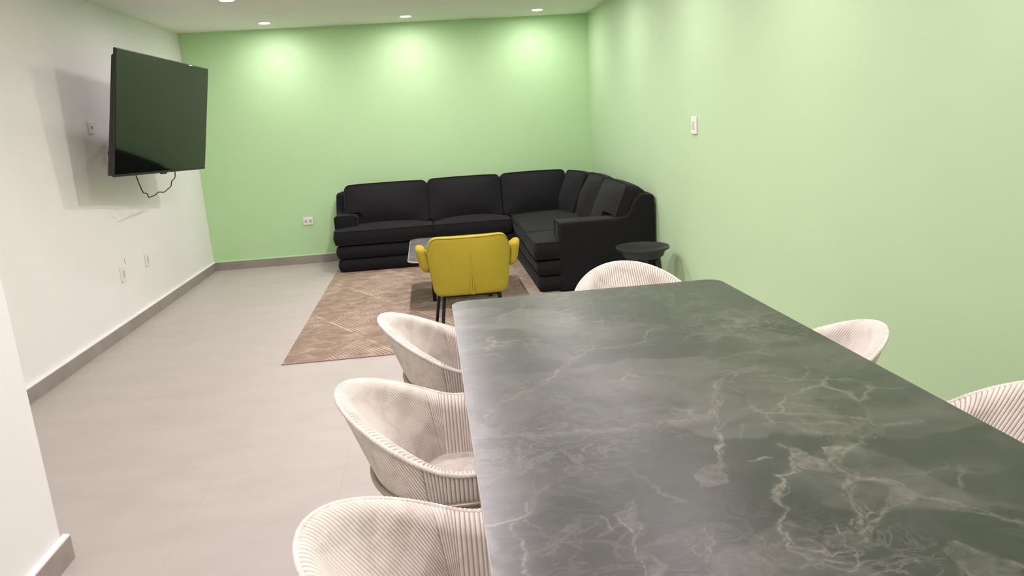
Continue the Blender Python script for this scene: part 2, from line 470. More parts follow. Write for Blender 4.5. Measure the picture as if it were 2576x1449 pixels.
def ledge(mb, a, b, nx, ny):
    """plaster lip sitting on top of the baseboard; (nx, ny) points into the room"""
    (x0, y0), (x1, y1) = a, b
    t = BBT - 0.001
    pr = [(0, BBH), (t, BBH), (t, BBH + LED), (0, BBH + LED + 0.004)]
    v = [(x0 + nx * d, y0 + ny * d, z) for d, z in pr] + [(x1 + nx * d, y1 + ny * d, z) for d, z in pr]
    mb.add(v, [(0, 1, 5, 4), (1, 2, 6, 5), (2, 3, 7, 6), (3, 0, 4, 7), (0, 3, 2, 1), (4, 5, 6, 7)])
w = MB().box(XL - T, XL, YR - T, YB + T, 0, H); ledge(w, (XL, PY), (XL, YB), 1, 0)
struct(w.build('wall_left', M['white_wall'], smooth=False), 'white wall carrying the television', 'wall')
w = MB().box(XL, XR + T, YB, YB + T, 0, H); ledge(w, (XL, YB), (XR, YB), 0, -1)
struct(w.build('wall_back', M['green_accent'], smooth=False), 'light green far wall behind the black sofa', 'wall')
w = MB().box(XR, XR + T, YR - T, YB, 0, H); ledge(w, (XR, YR), (XR, YB), -1, 0)
struct(w.build('wall_right', M['green'], smooth=False), 'light green long wall beside the dining table', 'wall')
struct(MB().box(XL, XR, YR - T, YR, 0, H).build('wall_rear', M['white_wall'], smooth=False), 'white wall closing the room behind the dining table', 'wall')
w = MB().box(XL, PX, YR, PY, 0, H); ledge(w, (PX, YR), (PX, PY + BBT - 0.001), 1, 0)
struct(w.build('wall_partition', M['white_wall'], smooth=False), 'white wall corner jutting out near the camera', 'wall')
struct(MB().box(XL, XL + BBT, PY, YB, 0, BBH).build('baseboard_left', M['base_tile'], smooth=False), 'grey tile baseboard under the white television wall', 'baseboard')
struct(MB().box(XL + BBT, XR - BBT, YB - BBT, YB, 0, BBH).build('baseboard_back', M['base_tile'], smooth=False), 'grey tile baseboard under the green far wall', 'baseboard')
struct(MB().box(XR - BBT, XR, YR, YB, 0, BBH).build('baseboard_right', M['base_tile'], smooth=False), 'grey tile baseboard along the green long wall', 'baseboard')
struct(MB().box(PX, PX + BBT, YR, PY + BBT, 0, BBH).build('baseboard_partition', M['base_tile'], smooth=False), 'grey tile baseboard at the jutting wall corner', 'baseboard')

# ------------------------------------------------------------------ downlights
def downlight(x, y, label, group):
    e = empty('ceiling_downlight', (x, y, H), label, 'ceiling light', group)
    MB().lathe([(0.052, 0.0), (0.066, -0.0002), (0.065, -0.003), (0.060, -0.005), (0.052, -0.004)], 0, 0, 40, cap=False).build('trim_ring', M['ring'], e)
    MB().lathe([(0.052, -0.004), (0.0515, 0.008), (0.049, 0.018), (0.047, 0.055), (0.0, 0.055)], 0, 0, 40, cap=False).build('reflector', M['baffle'], e)
    MB().lathe([(0.0, -0.0055), (0.018, -0.005), (0.034, -0.003), (0.048, 0.003), (0.048, 0.006), (0.0, 0.006)], 0, 0, 24, cap=False).build('lens', M['lamp_row'] if y > 7 or x < -1 else M['lamp_soft'] if x > 1 else M['lamp_near'] if y < 2 else M['lamp'], e, smooth=False)
    return e
G = 'recessed ceiling downlights'
downlight(-1.435, 7.52, 'lit round ceiling downlight nearest the corner above the television', G)
downlight(-0.10, 7.52, 'lit round ceiling downlight in the middle of the row along the green far wall', G)
downlight(1.19, 7.52, 'lit round ceiling downlight closest to the corner where the two green walls meet', G)
downlight(LAMPS[3][0], LAMPS[3][1], 'lit round ceiling downlight half cut off by the top edge, above the television', G)
OFF = 'lit round ceiling downlight farther forward over the room, above the picture'
for xx, yy in LAMPS[4:]:
    downlight(xx, yy, OFF, 'downlights out of the frame')

# ------------------------------------------------------------------ wall plates
def plate(name, label, cat, c, n, w, h, group, kind):
    """c: centre on the wall, n: 'x+' (left wall), 'x-' (right wall), 'y-' (far wall)"""
    e = empty(name, c, label, cat, group)
    rz = {'x+': -PI / 2, 'x-': PI / 2, 'y-': 0}[n]
    # local frame: x along the wall, y into the wall, z up ; facing -y
    e.rotation_euler = (0, 0, {'y-': 0, 'x+': PI / 2, 'x-': -PI / 2}[n])
    def xf(v): return np.stack([v[:, 0], -v[:, 2] - 0.006, v[:, 1]], 1)
    MB().slab(rrect(-w / 2, w / 2, -h / 2, h / 2, 0.006, 4, 3), 0.012, 0.004, xf=xf).build('face_plate', M['plate'], e)
    if kind == 'double':
        for k in (-1, 1):
            s = MB().slab(rrect(k * 0.024 - 0.014, k * 0.024 + 0.014, -0.017, 0.017, 0.003, 3, 2), 0.004, 0.001, xf=lambda v: np.stack([v[:, 0], -v[:, 2] - 0.0125, v[:, 1]], 1)).build('socket', M['plate_grey'], e)
            for q in (-0.006, 0.006):
                MB().box(k * 0.024 + q - 0.0015, k * 0.024 + q + 0.0015, -0.0152, -0.012, -0.006, 0.006).build('socket_slot', M['dark'], s, smooth=False)
    elif kind == 'module':
        MB().slab(rrect(-0.016, 0.016, -0.026, 0.026, 0.003, 3, 2), 0.004, 0.001, xf=lambda v: np.stack([v[:, 0], -v[:, 2] - 0.0125, v[:, 1]], 1)).build('socket_insert', M['plate_grey'], e)
    elif kind == 'switch':
        for k in (-1, 0, 1):
            MB().slab(rrect(-0.018, 0.018, k * 0.019 - 0.008, k * 0.019 + 0.008, 0.002, 3, 2), 0.004, 0.001, xf=lambda v: np.stack([v[:, 0], -v[:, 2] - 0.0125, v[:, 1]], 1)).build('switch_key', M['plate_grey'], e)
    elif kind == 'hole':
        MB().box(-0.005, 0.005, -0.0135, -0.011, -0.011, 0.011).build('cable_hole', M['dark'], e, smooth=False)
        MB().box(-0.003, 0.003, -0.0137, -0.012, -0.013, -0.008).build('indicator', M['red_dot'], e, smooth=False)
    elif kind == 'power':
        MB().slab(rrect(-0.02, 0.02, -0.03, 0.03, 0.003, 3, 2), 0.004, 0.001, xf=lambda v: np.stack([v[:, 0], -v[:, 2] - 0.0125, v[:, 1]], 1)).build('socket_insert', M['plate_grey'], e)
    return e
GP = 'white wall plates'
plate('wall_socket', 'wide white double socket plate low on the green far wall', 'socket', (-1.336, YB, 0.459), 'y-', 0.104, 0.080, GP, 'double')
plate('light_switch', 'white upright switch plate on the green long wall', 'switch', (XR, 4.812, 1.284), 'x-', 0.092, 0.116, GP, 'switch')
plate('wall_socket', 'white plate with a small dark hole, in the television shadow', 'socket', (XL, 5.625, 1.523), 'x+', 0.082, 0.082, GP, 'hole')
plate('wall_socket', 'white socket plate partly hidden behind the television, black plug in it', 'socket', (XL, 5.856, 1.318), 'x+', 0.112, 0.092, GP, 'power')
plate('wall_socket', 'upright white socket low on the white wall, closer to the green wall', 'socket', (XL, 6.195, 0.458), 'x+', 0.074, 0.112, GP, 'module')
plate('wall_socket', 'upright white socket low on the white wall, below the small scuff', 'socket', (XL, 5.695, 0.437), 'x+', 0.074, 0.112, GP, 'module')
tag(MB().slab([(5.772, 0.515), (5.786, 0.500), (5.790, 0.505), (5.778, 0.545)], 0.002, 0.0008, xf=lambda v: np.stack([XL + 0.001 + v[:, 2], v[:, 0], v[:, 1]], 1)).build('wall_scuff', simple('scuff_grey', (0.42, 0.38, 0.34), 0.8, 0.1)), 'small grey scuff mark on the white wall above a low socket', 'scuff mark')

# ================================================================== TELEVISION
TVC = Vector((-1.925, 5.886, 1.573)); yaw, tilt, roll = map(math.radians, (-7.09, 10.27, -1.82))
n_ = Vector((math.cos(yaw) * math.cos(tilt), math.sin(yaw) * math.cos(tilt), -math.sin(tilt)))
r0 = Vector((-math.sin(yaw), math.cos(yaw), 0)); u0 = n_.cross(r0)
r_ = r0 * math.cos(roll) + u0 * math.sin(roll); u_ = -r0 * math.sin(roll) + u0 * math.cos(roll)
tv = empty('television', (0, 0, 0), 'large black flat television tilted forward on the white wall', 'television')
tv.matrix_world = Matrix(((r_.x, -n_.x, u_.x, TVC.x), (r_.y, -n_.y, u_.y, TVC.y), (r_.z, -n_.z, u_.z, TVC.z), (0, 0, 0, 1)))
W2, H2 = 0.725, 0.418
# local: x right (as seen), y backwards, z up ; screen surface at y = 0
MB().slab(rrect(-W2, W2, -H2, H2, 0.006, 4, 6), 0.016, 0.003, xf=lambda v: np.stack([v[:, 0], 0.0095 - v[:, 2], v[:, 1]], 1)).build('case', M['tv_case'], tv)
MB().slab(poly_round([(-W2 + 0.012, -H2 + 0.004), (W2 - 0.012, -H2 + 0.004), (W2 - 0.012, H2 - 0.05), (W2 - 0.05, H2 - 0.03), (-W2 + 0.05, H2 - 0.03), (-W2 + 0.012, H2 - 0.05)], 0.01), 1.0, 0.15, xf=lambda v: np.stack([v[:, 0], 0.0165 + (0.5 - v[:, 2]) * (0.020 + 0.020 * (0.5 - v[:, 1] / (2 * H2))), v[:, 1]], 1)).build('rear_housing', M['tv_case'], tv)
MB().slab(rrect(-W2 + 0.007, W2 - 0.007, -H2 + 0.018, H2 - 0.007, 0.003, 3, 6), 0.003, 0.001, xf=lambda v: np.stack([v[:, 0], 0.0006 - v[:, 2], v[:, 1]], 1)).build('screen', M['screen'], tv, smooth=False)
MB().slab(rrect(-0.042, 0.042, -H2 - 0.010, -H2 + 0.004, 0.005, 4, 2), 0.02, 0.003, xf=lambda v: np.stack([v[:, 0] - 0.01, 0.012 - v[:, 2], v[:, 1]], 1)).build('sensor_bump', M['tv_case'], tv)
MB().box(0.05, 0.060, -0.0004, 0.002, -H2 + 0.005, -H2 + 0.011).build('silver_mark', M['screen_logo'], tv, smooth=False)
MB().box(W2 - 0.03, W2 - 0.022, -0.0014, 0.002, -H2 + 0.022, -H2 + 0.030).build('corner_sticker', M['screen_logo'], tv, smooth=False)
bk = TVC - n_ * 0.064
mt = empty('wall_mount', (XL, 6.20, 1.56), 'black swivel arm bracket on the white wall behind the television', 'tv bracket')
o = np.array(mt.location)
MB().box(XL, XL + 0.014, 6.12, 6.28, 1.42, 1.70).build('wall_bracket', M['black_metal'], mt, smooth=False, origin=o)
MB().tube([(XL + 0.014, 6.20, 1.56), (XL + 0.22, 6.02, 1.56), (bk.x - 0.012, bk.y, 1.56)], 0.018, 8).build('swivel_arm', M['black_metal'], mt, origin=o)
MB().slab(rrect(-0.11, 0.11, -0.11, 0.11, 0.01, 3, 2), 0.010, 0.002, xf=lambda v: np.array([list(bk + r_ * a + u_ * b + n_ * (c - 0.004)) for a, b, c in v])).build('head_plate', M['black_metal'], mt, origin=o)
# cable looping below the set
pts = [(-2.0, 5.300, 1.190), (-2.0, 5.318, 1.145), (-2.0, 5.369, 1.065), (-2.0, 5.405, 1.050), (-2.0, 5.441, 1.042), (-2.0, 5.462, 1.016), (-2.0, 5.500, 1.016), (-2.0, 5.593, 1.020),
       (-2.0, 5.666, 1.033), (-2.0, 5.779, 1.023), (-2.0, 5.86, 1.037), (-2.0, 5.945, 1.053), (-2.0, 5.982, 1.088), (-2.0, 6.045, 1.103), (-2.0, 6.075, 1.120), (-2.0, 6.085, 1.155)]
pts = [(x * 1.07, y * 1.07, 1.42 + (z - 1.42) * 1.07) for x, y, z in pts]
pts = [(-2.14, 5.68, 1.30), (-2.14, 5.67, 1.22)] + pts + [(-2.16, 6.50, 1.20), (-2.25, 6.30, 1.34), (-2.29, 5.95, 1.34), (XL + 0.05, 5.824, 1.325)]
def smooth_path(p, sub=6):
    p = np.asarray(p, float); out = []
    for i in range(len(p) - 1):
        a, b, c, d = p[max(i - 1, 0)], p[i], p[i + 1], p[min(i + 2, len(p) - 1)]
        for j in range(sub):
            t = j / sub
            out.append(0.5 * ((2 * b) + (-a + c) * t + (2 * a - 5 * b + 4 * c - d) * t * t + (-a + 3 * b - 3 * c + d) * t ** 3))
    out.append(p[-1]); return np.array(out)
cb = empty('power_cable', (-2.0, 5.7, 1.02), 'thin black cable hanging in a loop under the television', 'cable')
o = np.array(cb.location)
MB().tube(smooth_path(pts), 0.0042, 8).build('cable', M['rubber'], cb, origin=o)
MB().lathe([(0.012, 0.0), (0.021, 0.003), (0.022, 0.028), (0.012, 0.036), (0.006, 0.05)], 0, 0, 20)
pg = MB().lathe([(0.020, 0.0), (0.023, 0.003), (0.022, 0.028), (0.012, 0.036), (0.006, 0.046)], 0, 0, 20)
pv = pg.v[0].copy(); pg.v = [np.stack([XL + 0.0147 + pv[:, 2], 5.824 + pv[:, 0], 1.325 + pv[:, 1]], 1)]
pg.build('plug', M['rubber'], cb, origin=o)

# ================================================================== RUG
rug = MB().slab(rrect(-1.015, 0.97, 4.44, 7.36, 0.006, 3, 20), 0.009, 0.003, xf=lambda v: v + np.array([0, 0, 0.0047])).build('rug', M['rug'])
tag(rug, 'beige carved rug with striped diamond pattern under the sofa corner and yellow chair', 'rug')
MB().tube([(-1.013, 7.35, 0.005), (-1.013, 4.442, 0.005)], 0.0045, 6).build('binding', M['rug_cream'], rug)
MB().tube([(-1.016, 4.4415, 0.005), (0.97, 4.4415, 0.005)], 0.0045, 6).build('binding', M['rug_edge'], rug)

# ================================================================== SECTIONAL SOFA
SO = np.array((0.4, 6.9, 0.0))
sofa = empty('sectional_sofa', tuple(SO), 'black fabric L-shaped sectional sofa in the corner of the green walls', 'sofa')
ZF = 0.0105
def up(z): return lambda v: v + np.array([0, 0, z])
def piping(parent, path, r=0.0045): MB().tube(path, r, 6, closed=True).build('piping', M['piping'], parent, origin=SO)
def band(x0, x1, y0, y1, z0, z1, r=0.035, side=0.006):
    MB().slab(rrect(x0, x1, y0, y1, 0.05, 6, 8), z1 - z0, r, xf=up((z0 + z1) / 2), side=side, rings=3).build('base_band', M['sofa'], sofa, origin=SO)
band(-0.972, 1.70, 7.205, 7.88, ZF, 0.140); band(-0.978, 1.70, 7.195, 7.88, 0.143, 0.272)
band(0.803, 1.70, 5.678, 7.60, ZF, 0.138); band(0.800, 1.70, 5.676, 7.60, 0.141, 0.270)
def seat(outline, z0, z1, crown, rr=0.02, rad=0.045):
    s = MB().slab(outline, z1 - z0, rr, bt=crown, bb=0, xf=up((z0 + z1) / 2), side=0.010, rings=8, p=2.0).build('seat_cushion', M['sofa'], sofa, origin=SO)
    o2 = np.array(outline); c = o2.mean(0)
    for zz in (z1 - 0.006, z0 + 0.006):
        d = (o2 - c); d = d / np.linalg.norm(d, axis=1)[:, None]
        piping(s, np.concatenate([o2 - d * 0.004, np.full((len(o2), 1), zz)], 1))
    return s
seat(poly_round([(-0.985, 7.19), (-0.006, 7.19), (-0.006, 7.74), (-0.985, 7.74)], [0.05, 0.03, 0.03, 0.03]), 0.283, 0.424, 0.036)
seat(poly_round([(0.0, 7.19), (0.772, 7.19), (0.772, 7.74), (0.0, 7.74)], [0.03, 0.05, 0.03, 0.03]), 0.283, 0.424, 0.036)
seat(poly_round([(0.795, 6.265), (1.60, 6.265), (1.60, 7.74), (0.795, 7.74)], [0.03, 0.03, 0.03, 0.05]), 0.280, 0.424, 0.030)
seat(poly_round([(0.783, 5.676), (1.60, 5.676), (1.60, 6.258), (0.783, 6.258)], [0.05, 0.03, 0.03, 0.03]), 0.280, 0.422, 0.034)
# back frames (top rails behind the cushions)
def rail(outline, t, xf): return MB().slab(outline, t, 0.03, xf=xf, rings=3).build('back_frame', M['sofa'], sofa, origin=SO)
MB().slab(rrect(-0.985, 1.772, 0.02, 0.752, 0.05, 6, 12), 0.15, 0.035, xf=lambda v: np.stack([v[:, 0], 7.868 - v[:, 2], v[:, 1]], 1), rings=3).build('back_frame', M['sofa'], sofa, origin=SO)
MB().slab(rrect(5.70, 7.80, 0.02, 0.752, 0.06, 6, 12), 0.12, 0.035, xf=lambda v: np.stack([1.712 + v[:, 2], v[:, 0], v[:, 1]], 1), rings=3).build('back_frame', M['sofa'], sofa, origin=SO)
# arms: profile drawn in the plane across the arm, padded along its width
prof_r = poly_round([(0.985, 0.012), (1.774, 0.012), (1.774, 0.742), (1.655, 0.758), (1.605, 0.700), (1.560, 0.588), (1.45, 0.572), (0.985, 0.572)], [0.01, 0.01, 0.04, 0.05, 0.10, 0.08, 0.0, 0.03])
ar = MB().slab(prof_r, 0.235, 0.022, bt=0.004, bb=0.004, xf=lambda v: np.stack([v[:, 0], 5.784 - v[:, 2], v[:, 1]], 1), rings=4).build('arm', M['sofa'], sofa, origin=SO)
def arm_piping(par, prof, f): 
    pr = np.array(prof); c = pr.mean(0); d = pr - c; d /= np.linalg.norm(d, axis=1)[:, None]
    MB().tube(f(pr - d * 0.006), 0.0045, 6, closed=True).build('piping', M['piping'], par, origin=SO)
arm_front = [(0.9835, 5.690, 0.03), (0.9835, 5.690, 0.553), (0.9835, 5.70, 0.5705), (0.9835, 5.87, 0.5705), (0.9835, 5.882, 0.553), (0.9835, 5.882, 0.03)]
MB().tube(arm_front, 0.0045, 6).build('piping', M['piping'], ar, origin=SO)
# left arm: drawn in the y-z plane
prof_l = poly_round([(7.385, 0.30), (7.92, 0.30), (7.92, 0.742), (7.79, 0.750), (7.755, 0.62), (7.70, 0.552), (7.385, 0.552)], [0.02, 0.02, 0.04, 0.05, 0.07, 0.07, 0.035])
al = MB().slab(prof_l, 0.235, 0.035, bt=0.004, bb=0.004, xf=lambda v: np.stack([-0.875 + v[:, 2], v[:, 0], v[:, 1]], 1), rings=4).build('arm', M['sofa'], sofa, origin=SO)
MB().tube(np.array([(-0.985 + 0.0, 7.384, 0.43)] + [(-0.984, 7.384, 0.52), (-0.955, 7.384, 0.548), (-0.795, 7.384, 0.548), (-0.765, 7.384, 0.52), (-0.765, 7.384, 0.43)]), 0.0045, 6).build('piping', M['piping'], al, origin=SO)
# back cushions
def back_cushion(origin, ax_w, lean_dir, w, h, t, lean, notch=None, bulge=0.065, tuft=0.0):
    """origin: bottom-centre of the front face; ax_w: direction along the sofa; lean_dir: horizontal direction away from the sitter"""
    ax_w = np.array(ax_w, float); ld = np.array(lean_dir, float); z = np.array([0, 0, 1.0])
    upv = z * math.cos(lean) + ld * math.sin(lean); nf = -ld * math.cos(lean) + z * math.sin(lean)
    if notch:
        side, nw, nh = notch
        if side < 0: pts = [(-w / 2 + nw, 0), (w / 2, 0), (w / 2, h), (-w / 2, h), (-w / 2, nh), (-w / 2 + nw, nh)]; rad = [.05, .05, .05, .06, .04, .03]
        else: pts = [(-w / 2, 0), (w / 2 - nw, 0), (w / 2 - nw, nh), (w / 2, nh), (w / 2, h), (-w / 2, h)]; rad = [.05, .05, .03, .04, .06, .05]
    else: pts = [(-w / 2, 0), (w / 2, 0), (w / 2, h), (-w / 2, h)]; rad = .05
    # soft top edge: slightly bowed
    ol = poly_round(pts, rad, k=6, step=0.04)
    ol = [(x, y + (0.012 * (1 - (2 * x / w) ** 2) if y > h * 0.9 else 0)) for x, y in ol]
    org = np.array(origin, float)
    def xf(v): return org + v[:, :1] * ax_w + v[:, 1:2] * upv + (v[:, 2:3] - t / 2) * nf
    s = MB().slab(ol, t, 0.03, bt=bulge, bb=0.01, side=0.012, rings=12, xf=xf, p=2.4).build('back_cushion', M['sofa'], sofa, origin=SO)
    o2 = np.array(ol); c = o2.mean(0); d = o2 - c; d /= np.linalg.norm(d, axis=1)[:, None]
    v = np.concatenate([o2 - d * 0.008, np.full((len(o2), 1), t / 2 - 0.007)], 1)
    piping(s, xf(v), 0.005)
    return s
LN = math.radians(23)
back_cushion((-0.463, 7.455, 0.425), (1, 0, 0), (0, 1, 0), 0.845, 0.445, 0.17, LN, notch=(-1, 0.135, 0.108))
back_cushion((0.344, 7.455, 0.425), (1, 0, 0), (0, 1, 0), 0.755, 0.452, 0.17, LN)
back_cushion((1.072, 7.455, 0.425), (1, 0, 0), (0, 1, 0), 0.690, 0.455, 0.17, LN)
back_cushion((1.315, 7.36, 0.425), (0.19, -0.982, 0), (0.982, 0.19, 0), 0.52, 0.445, 0.15, LN, bulge=0.05)
back_cushion((1.385, 6.80, 0.425), (0, -1, 0), (1, 0, 0), 0.60, 0.450, 0.17, LN)
back_cushion((1.385, 6.10, 0.425), (0, -1, 0), (1, 0, 0), 0.78, 0.445, 0.18, LN, notch=(1, 0.205, 0.142), bulge=0.06)
MB().slab(rrect(5.685, 5.705, 0.58, 0.66, 0.003, 2, 2), 0.003, 0.001, xf=lambda v: np.stack([1.7765 + v[:, 2], v[:, 0], v[:, 1]], 1)).build('fabric_tag', M['red'], sofa, origin=SO)['label'] = 'small red fabric tag'

# ================================================================== COFFEE TABLE
CO = np.array((0.205, 5.87, 0.0095))
ct = empty('coffee_table', tuple(CO), 'low coffee table with dark grey stone top behind the yellow chair', 'coffee table')
MB().slab(rrect(-0.215, 0.575, 5.33, 6.41, 0.085, 8, 8), 0.018, 0.004, xf=up(0.411), rings=2).build('tabletop', [M['marble_small']], ct, origin=CO)
rim = np.array(rrect(-0.2155, 0.5755, 5.3295, 6.4105, 0.0855, 8, 8)); rim = np.concatenate([rim, np.full((len(rim), 1), 0.4095)], 1)
MB().tube(rim, 0.0065, 8, closed=True).build('edge_band', M['table_edge'], ct, origin=CO)
MB().box(-0.05, 0.41, 5.70, 6.04, 0.375, 0.402).build('under_frame', M['black_metal'], ct, smooth=False, origin=CO)
for lx in (-0.060, 0.390):
    for ly in (5.725, 6.005):
        MB().slab(rrect(lx, lx + 0.03, ly - 0.015, ly + 0.015, 0.004, 3, 2), 0.380, 0.003, xf=up(0.0098 + 0.19), rings=2).build('leg', M['black_metal'], ct, origin=CO)

# ================================================================== SIDE STOOL
SS = np.array((1.52, 5.18, 0.0))
st = empty('side_table', tuple(SS), 'small round black tray-top side table at the near end of the sofa', 'side table')
MB().lathe([(0.0, 0.343), (0.135, 0.343), (0.152, 0.352), (0.170, 0.398), (0.196, 0.406), (0.1985, 0.414), (0.196, 0.422), (0.188, 0.423), (0.180, 0.418), (0.0, 0.417)], SS[0], SS[1], 56).build('tray_top', M['black_wood'], st, origin=SS)
for k in range(4):
    a = PI / 4 + k * PI / 2 + 0.3
    MB().tube([(SS[0] + 0.115 * math.cos(a), SS[1] + 0.115 * math.sin(a), 0.35), (SS[0] + 0.15 * math.cos(a), SS[1] + 0.15 * math.sin(a), 0.0)], 0.014, 10, rfn=lambda i: (0.016, 0.011)[i]).build('leg', M['black_wood'], st, origin=SS)

# ================================================================== MUSTARD ARMCHAIR
YX = 0.189
YC = np.array((YX, 4.42, 0.0))
ya = empty('armchair', tuple(YC), 'mustard yellow upholstered armchair seen from behind on the rug', 'armchair')
def yback(v):
    # v: x across, y up, z thickness (+ faces the camera)
    x, zz, t = v[:, 0], v[:, 1], v[:, 2]
    wrap = 0.30 * np.abs(x / 0.25) ** 3 * 0.25
    lean = -0.045 * (zz - 0.40) / 0.35
    return np.stack([x + YX, 4.225 - t + wrap + lean * 0.5, zz], 1)
ob = poly_round([(-0.222, 0.405), (0.222, 0.405), (0.252, 0.665), (0.222, 0.757), (-0.222, 0.757), (-0.252, 0.665)], [0.045, 0.045, 0.12, 0.075, 0.075, 0.12], step=0.025)
bk_ = MB().slab(ob, 0.075, 0.018, bt=0.012, bb=0.012, rings=10, xf=yback).build('backrest', M['yellow'], ya, origin=YC)
o2 = np.array(ob); c = o2.mean(0); d = o2 - c; d /= np.linalg.norm(d, axis=1)[:, None]
sel = np.concatenate([o2 - d * 0.004, np.full((len(o2), 1), 0.0345)], 1); sel = sel[sel[:, 1] > 0.655]
MB().tube(yback(sel), 0.0035, 6).build('piping', M['yellow'], bk_, origin=YC)
pl = np.array([(0.006, z, 0.0375 + 0.0125) for z in np.linspace(0.412, 0.655, 16)])
for k in (-1, 1):
    q = pl.copy(); q[:, 0] += k * 0.0058 * np.linspace(1, 0.6, 16); q[:, 2] += np.linspace(0.0005, -0.005, 16)
    MB().tube(yback(q), 0.0048, 8).build('pleat', M['yellow'], bk_, origin=YC)
# seat shell and cushion
MB().slab(poly_round([(-0.215, 4.26), (0.215, 4.26), (0.23, 4.70), (-0.23, 4.70)], 0.06), 0.10, 0.03, bt=0.02, xf=lambda v: v + np.array([YX, 0, 0.435])).build('seat', M['yellow'], ya, origin=YC)
def yarm(s):
    # padded arm: profile in y (depth) - z, leaning outwards
    prof = poly_round([(4.27, 0.555), (4.60, 0.475), (4.66, 0.60), (4.45, 0.675), (4.315, 0.708), (4.255, 0.685)], [0.03, 0.05, 0.05, 0.08, 0.04, 0.03], step=0.03)
    def xf(v):
        y, zz, t = v[:, 0], v[:, 1], v[:, 2]
        out = 0.243 + 0.040 * np.clip((zz - 0.50) / 0.2, 0, 1) + 0.012 * np.sin(np.clip((y - 4.235) / 0.42, 0, 1) * PI)
        return np.stack([YX + s * (out + t), y, zz], 1)
    MB().slab(prof, 0.056, 0.024, bt=0.006, bb=0.006, rings=6, xf=xf).build('armrest', M['yellow'], ya, origin=YC)
    # side shell joining seat, back and arm
    sp = poly_round([(4.25, 0.40), (4.62, 0.40), (4.64, 0.52), (4.27, 0.62)], 0.03, step=0.04)
    MB().slab(sp, 0.045, 0.018, xf=lambda v: np.stack([YX + s * (0.178 + 0.20 * np.clip(v[:, 1] - 0.40, 0, 1) + v[:, 2]), v[:, 0], v[:, 1]], 1)).build('side_panel', M['yellow'], ya, origin=YC)
yarm(-1); yarm(1)
RZ = 0.0105
for s in (-1, 1):
    MB().tube([(YX + s * 0.155, 4.30, 0.385), (YX + s * 0.165, 4.285, 0.380), (YX + s * 0.215, 4.19, RZ if 4.19 > 4.44 else 0.0)], 0.0105, 10).build('leg', M['black_metal'], ya, origin=YC)
    MB().tube([(YX + s * 0.155, 4.58, 0.385), (YX + s * 0.185, 4.60, 0.380), (YX + s * 0.245, 4.625, RZ)], 0.0105, 10).build('leg', M['black_metal'], ya, origin=YC)
MB().tube([(0.045, 4.30, 0.383), (0.355, 4.30, 0.383), (0.355, 4.58, 0.383), (0.045, 4.58, 0.383)], 0.012, 8, closed=True).build('under_frame', M['black_metal'], ya, origin=YC)
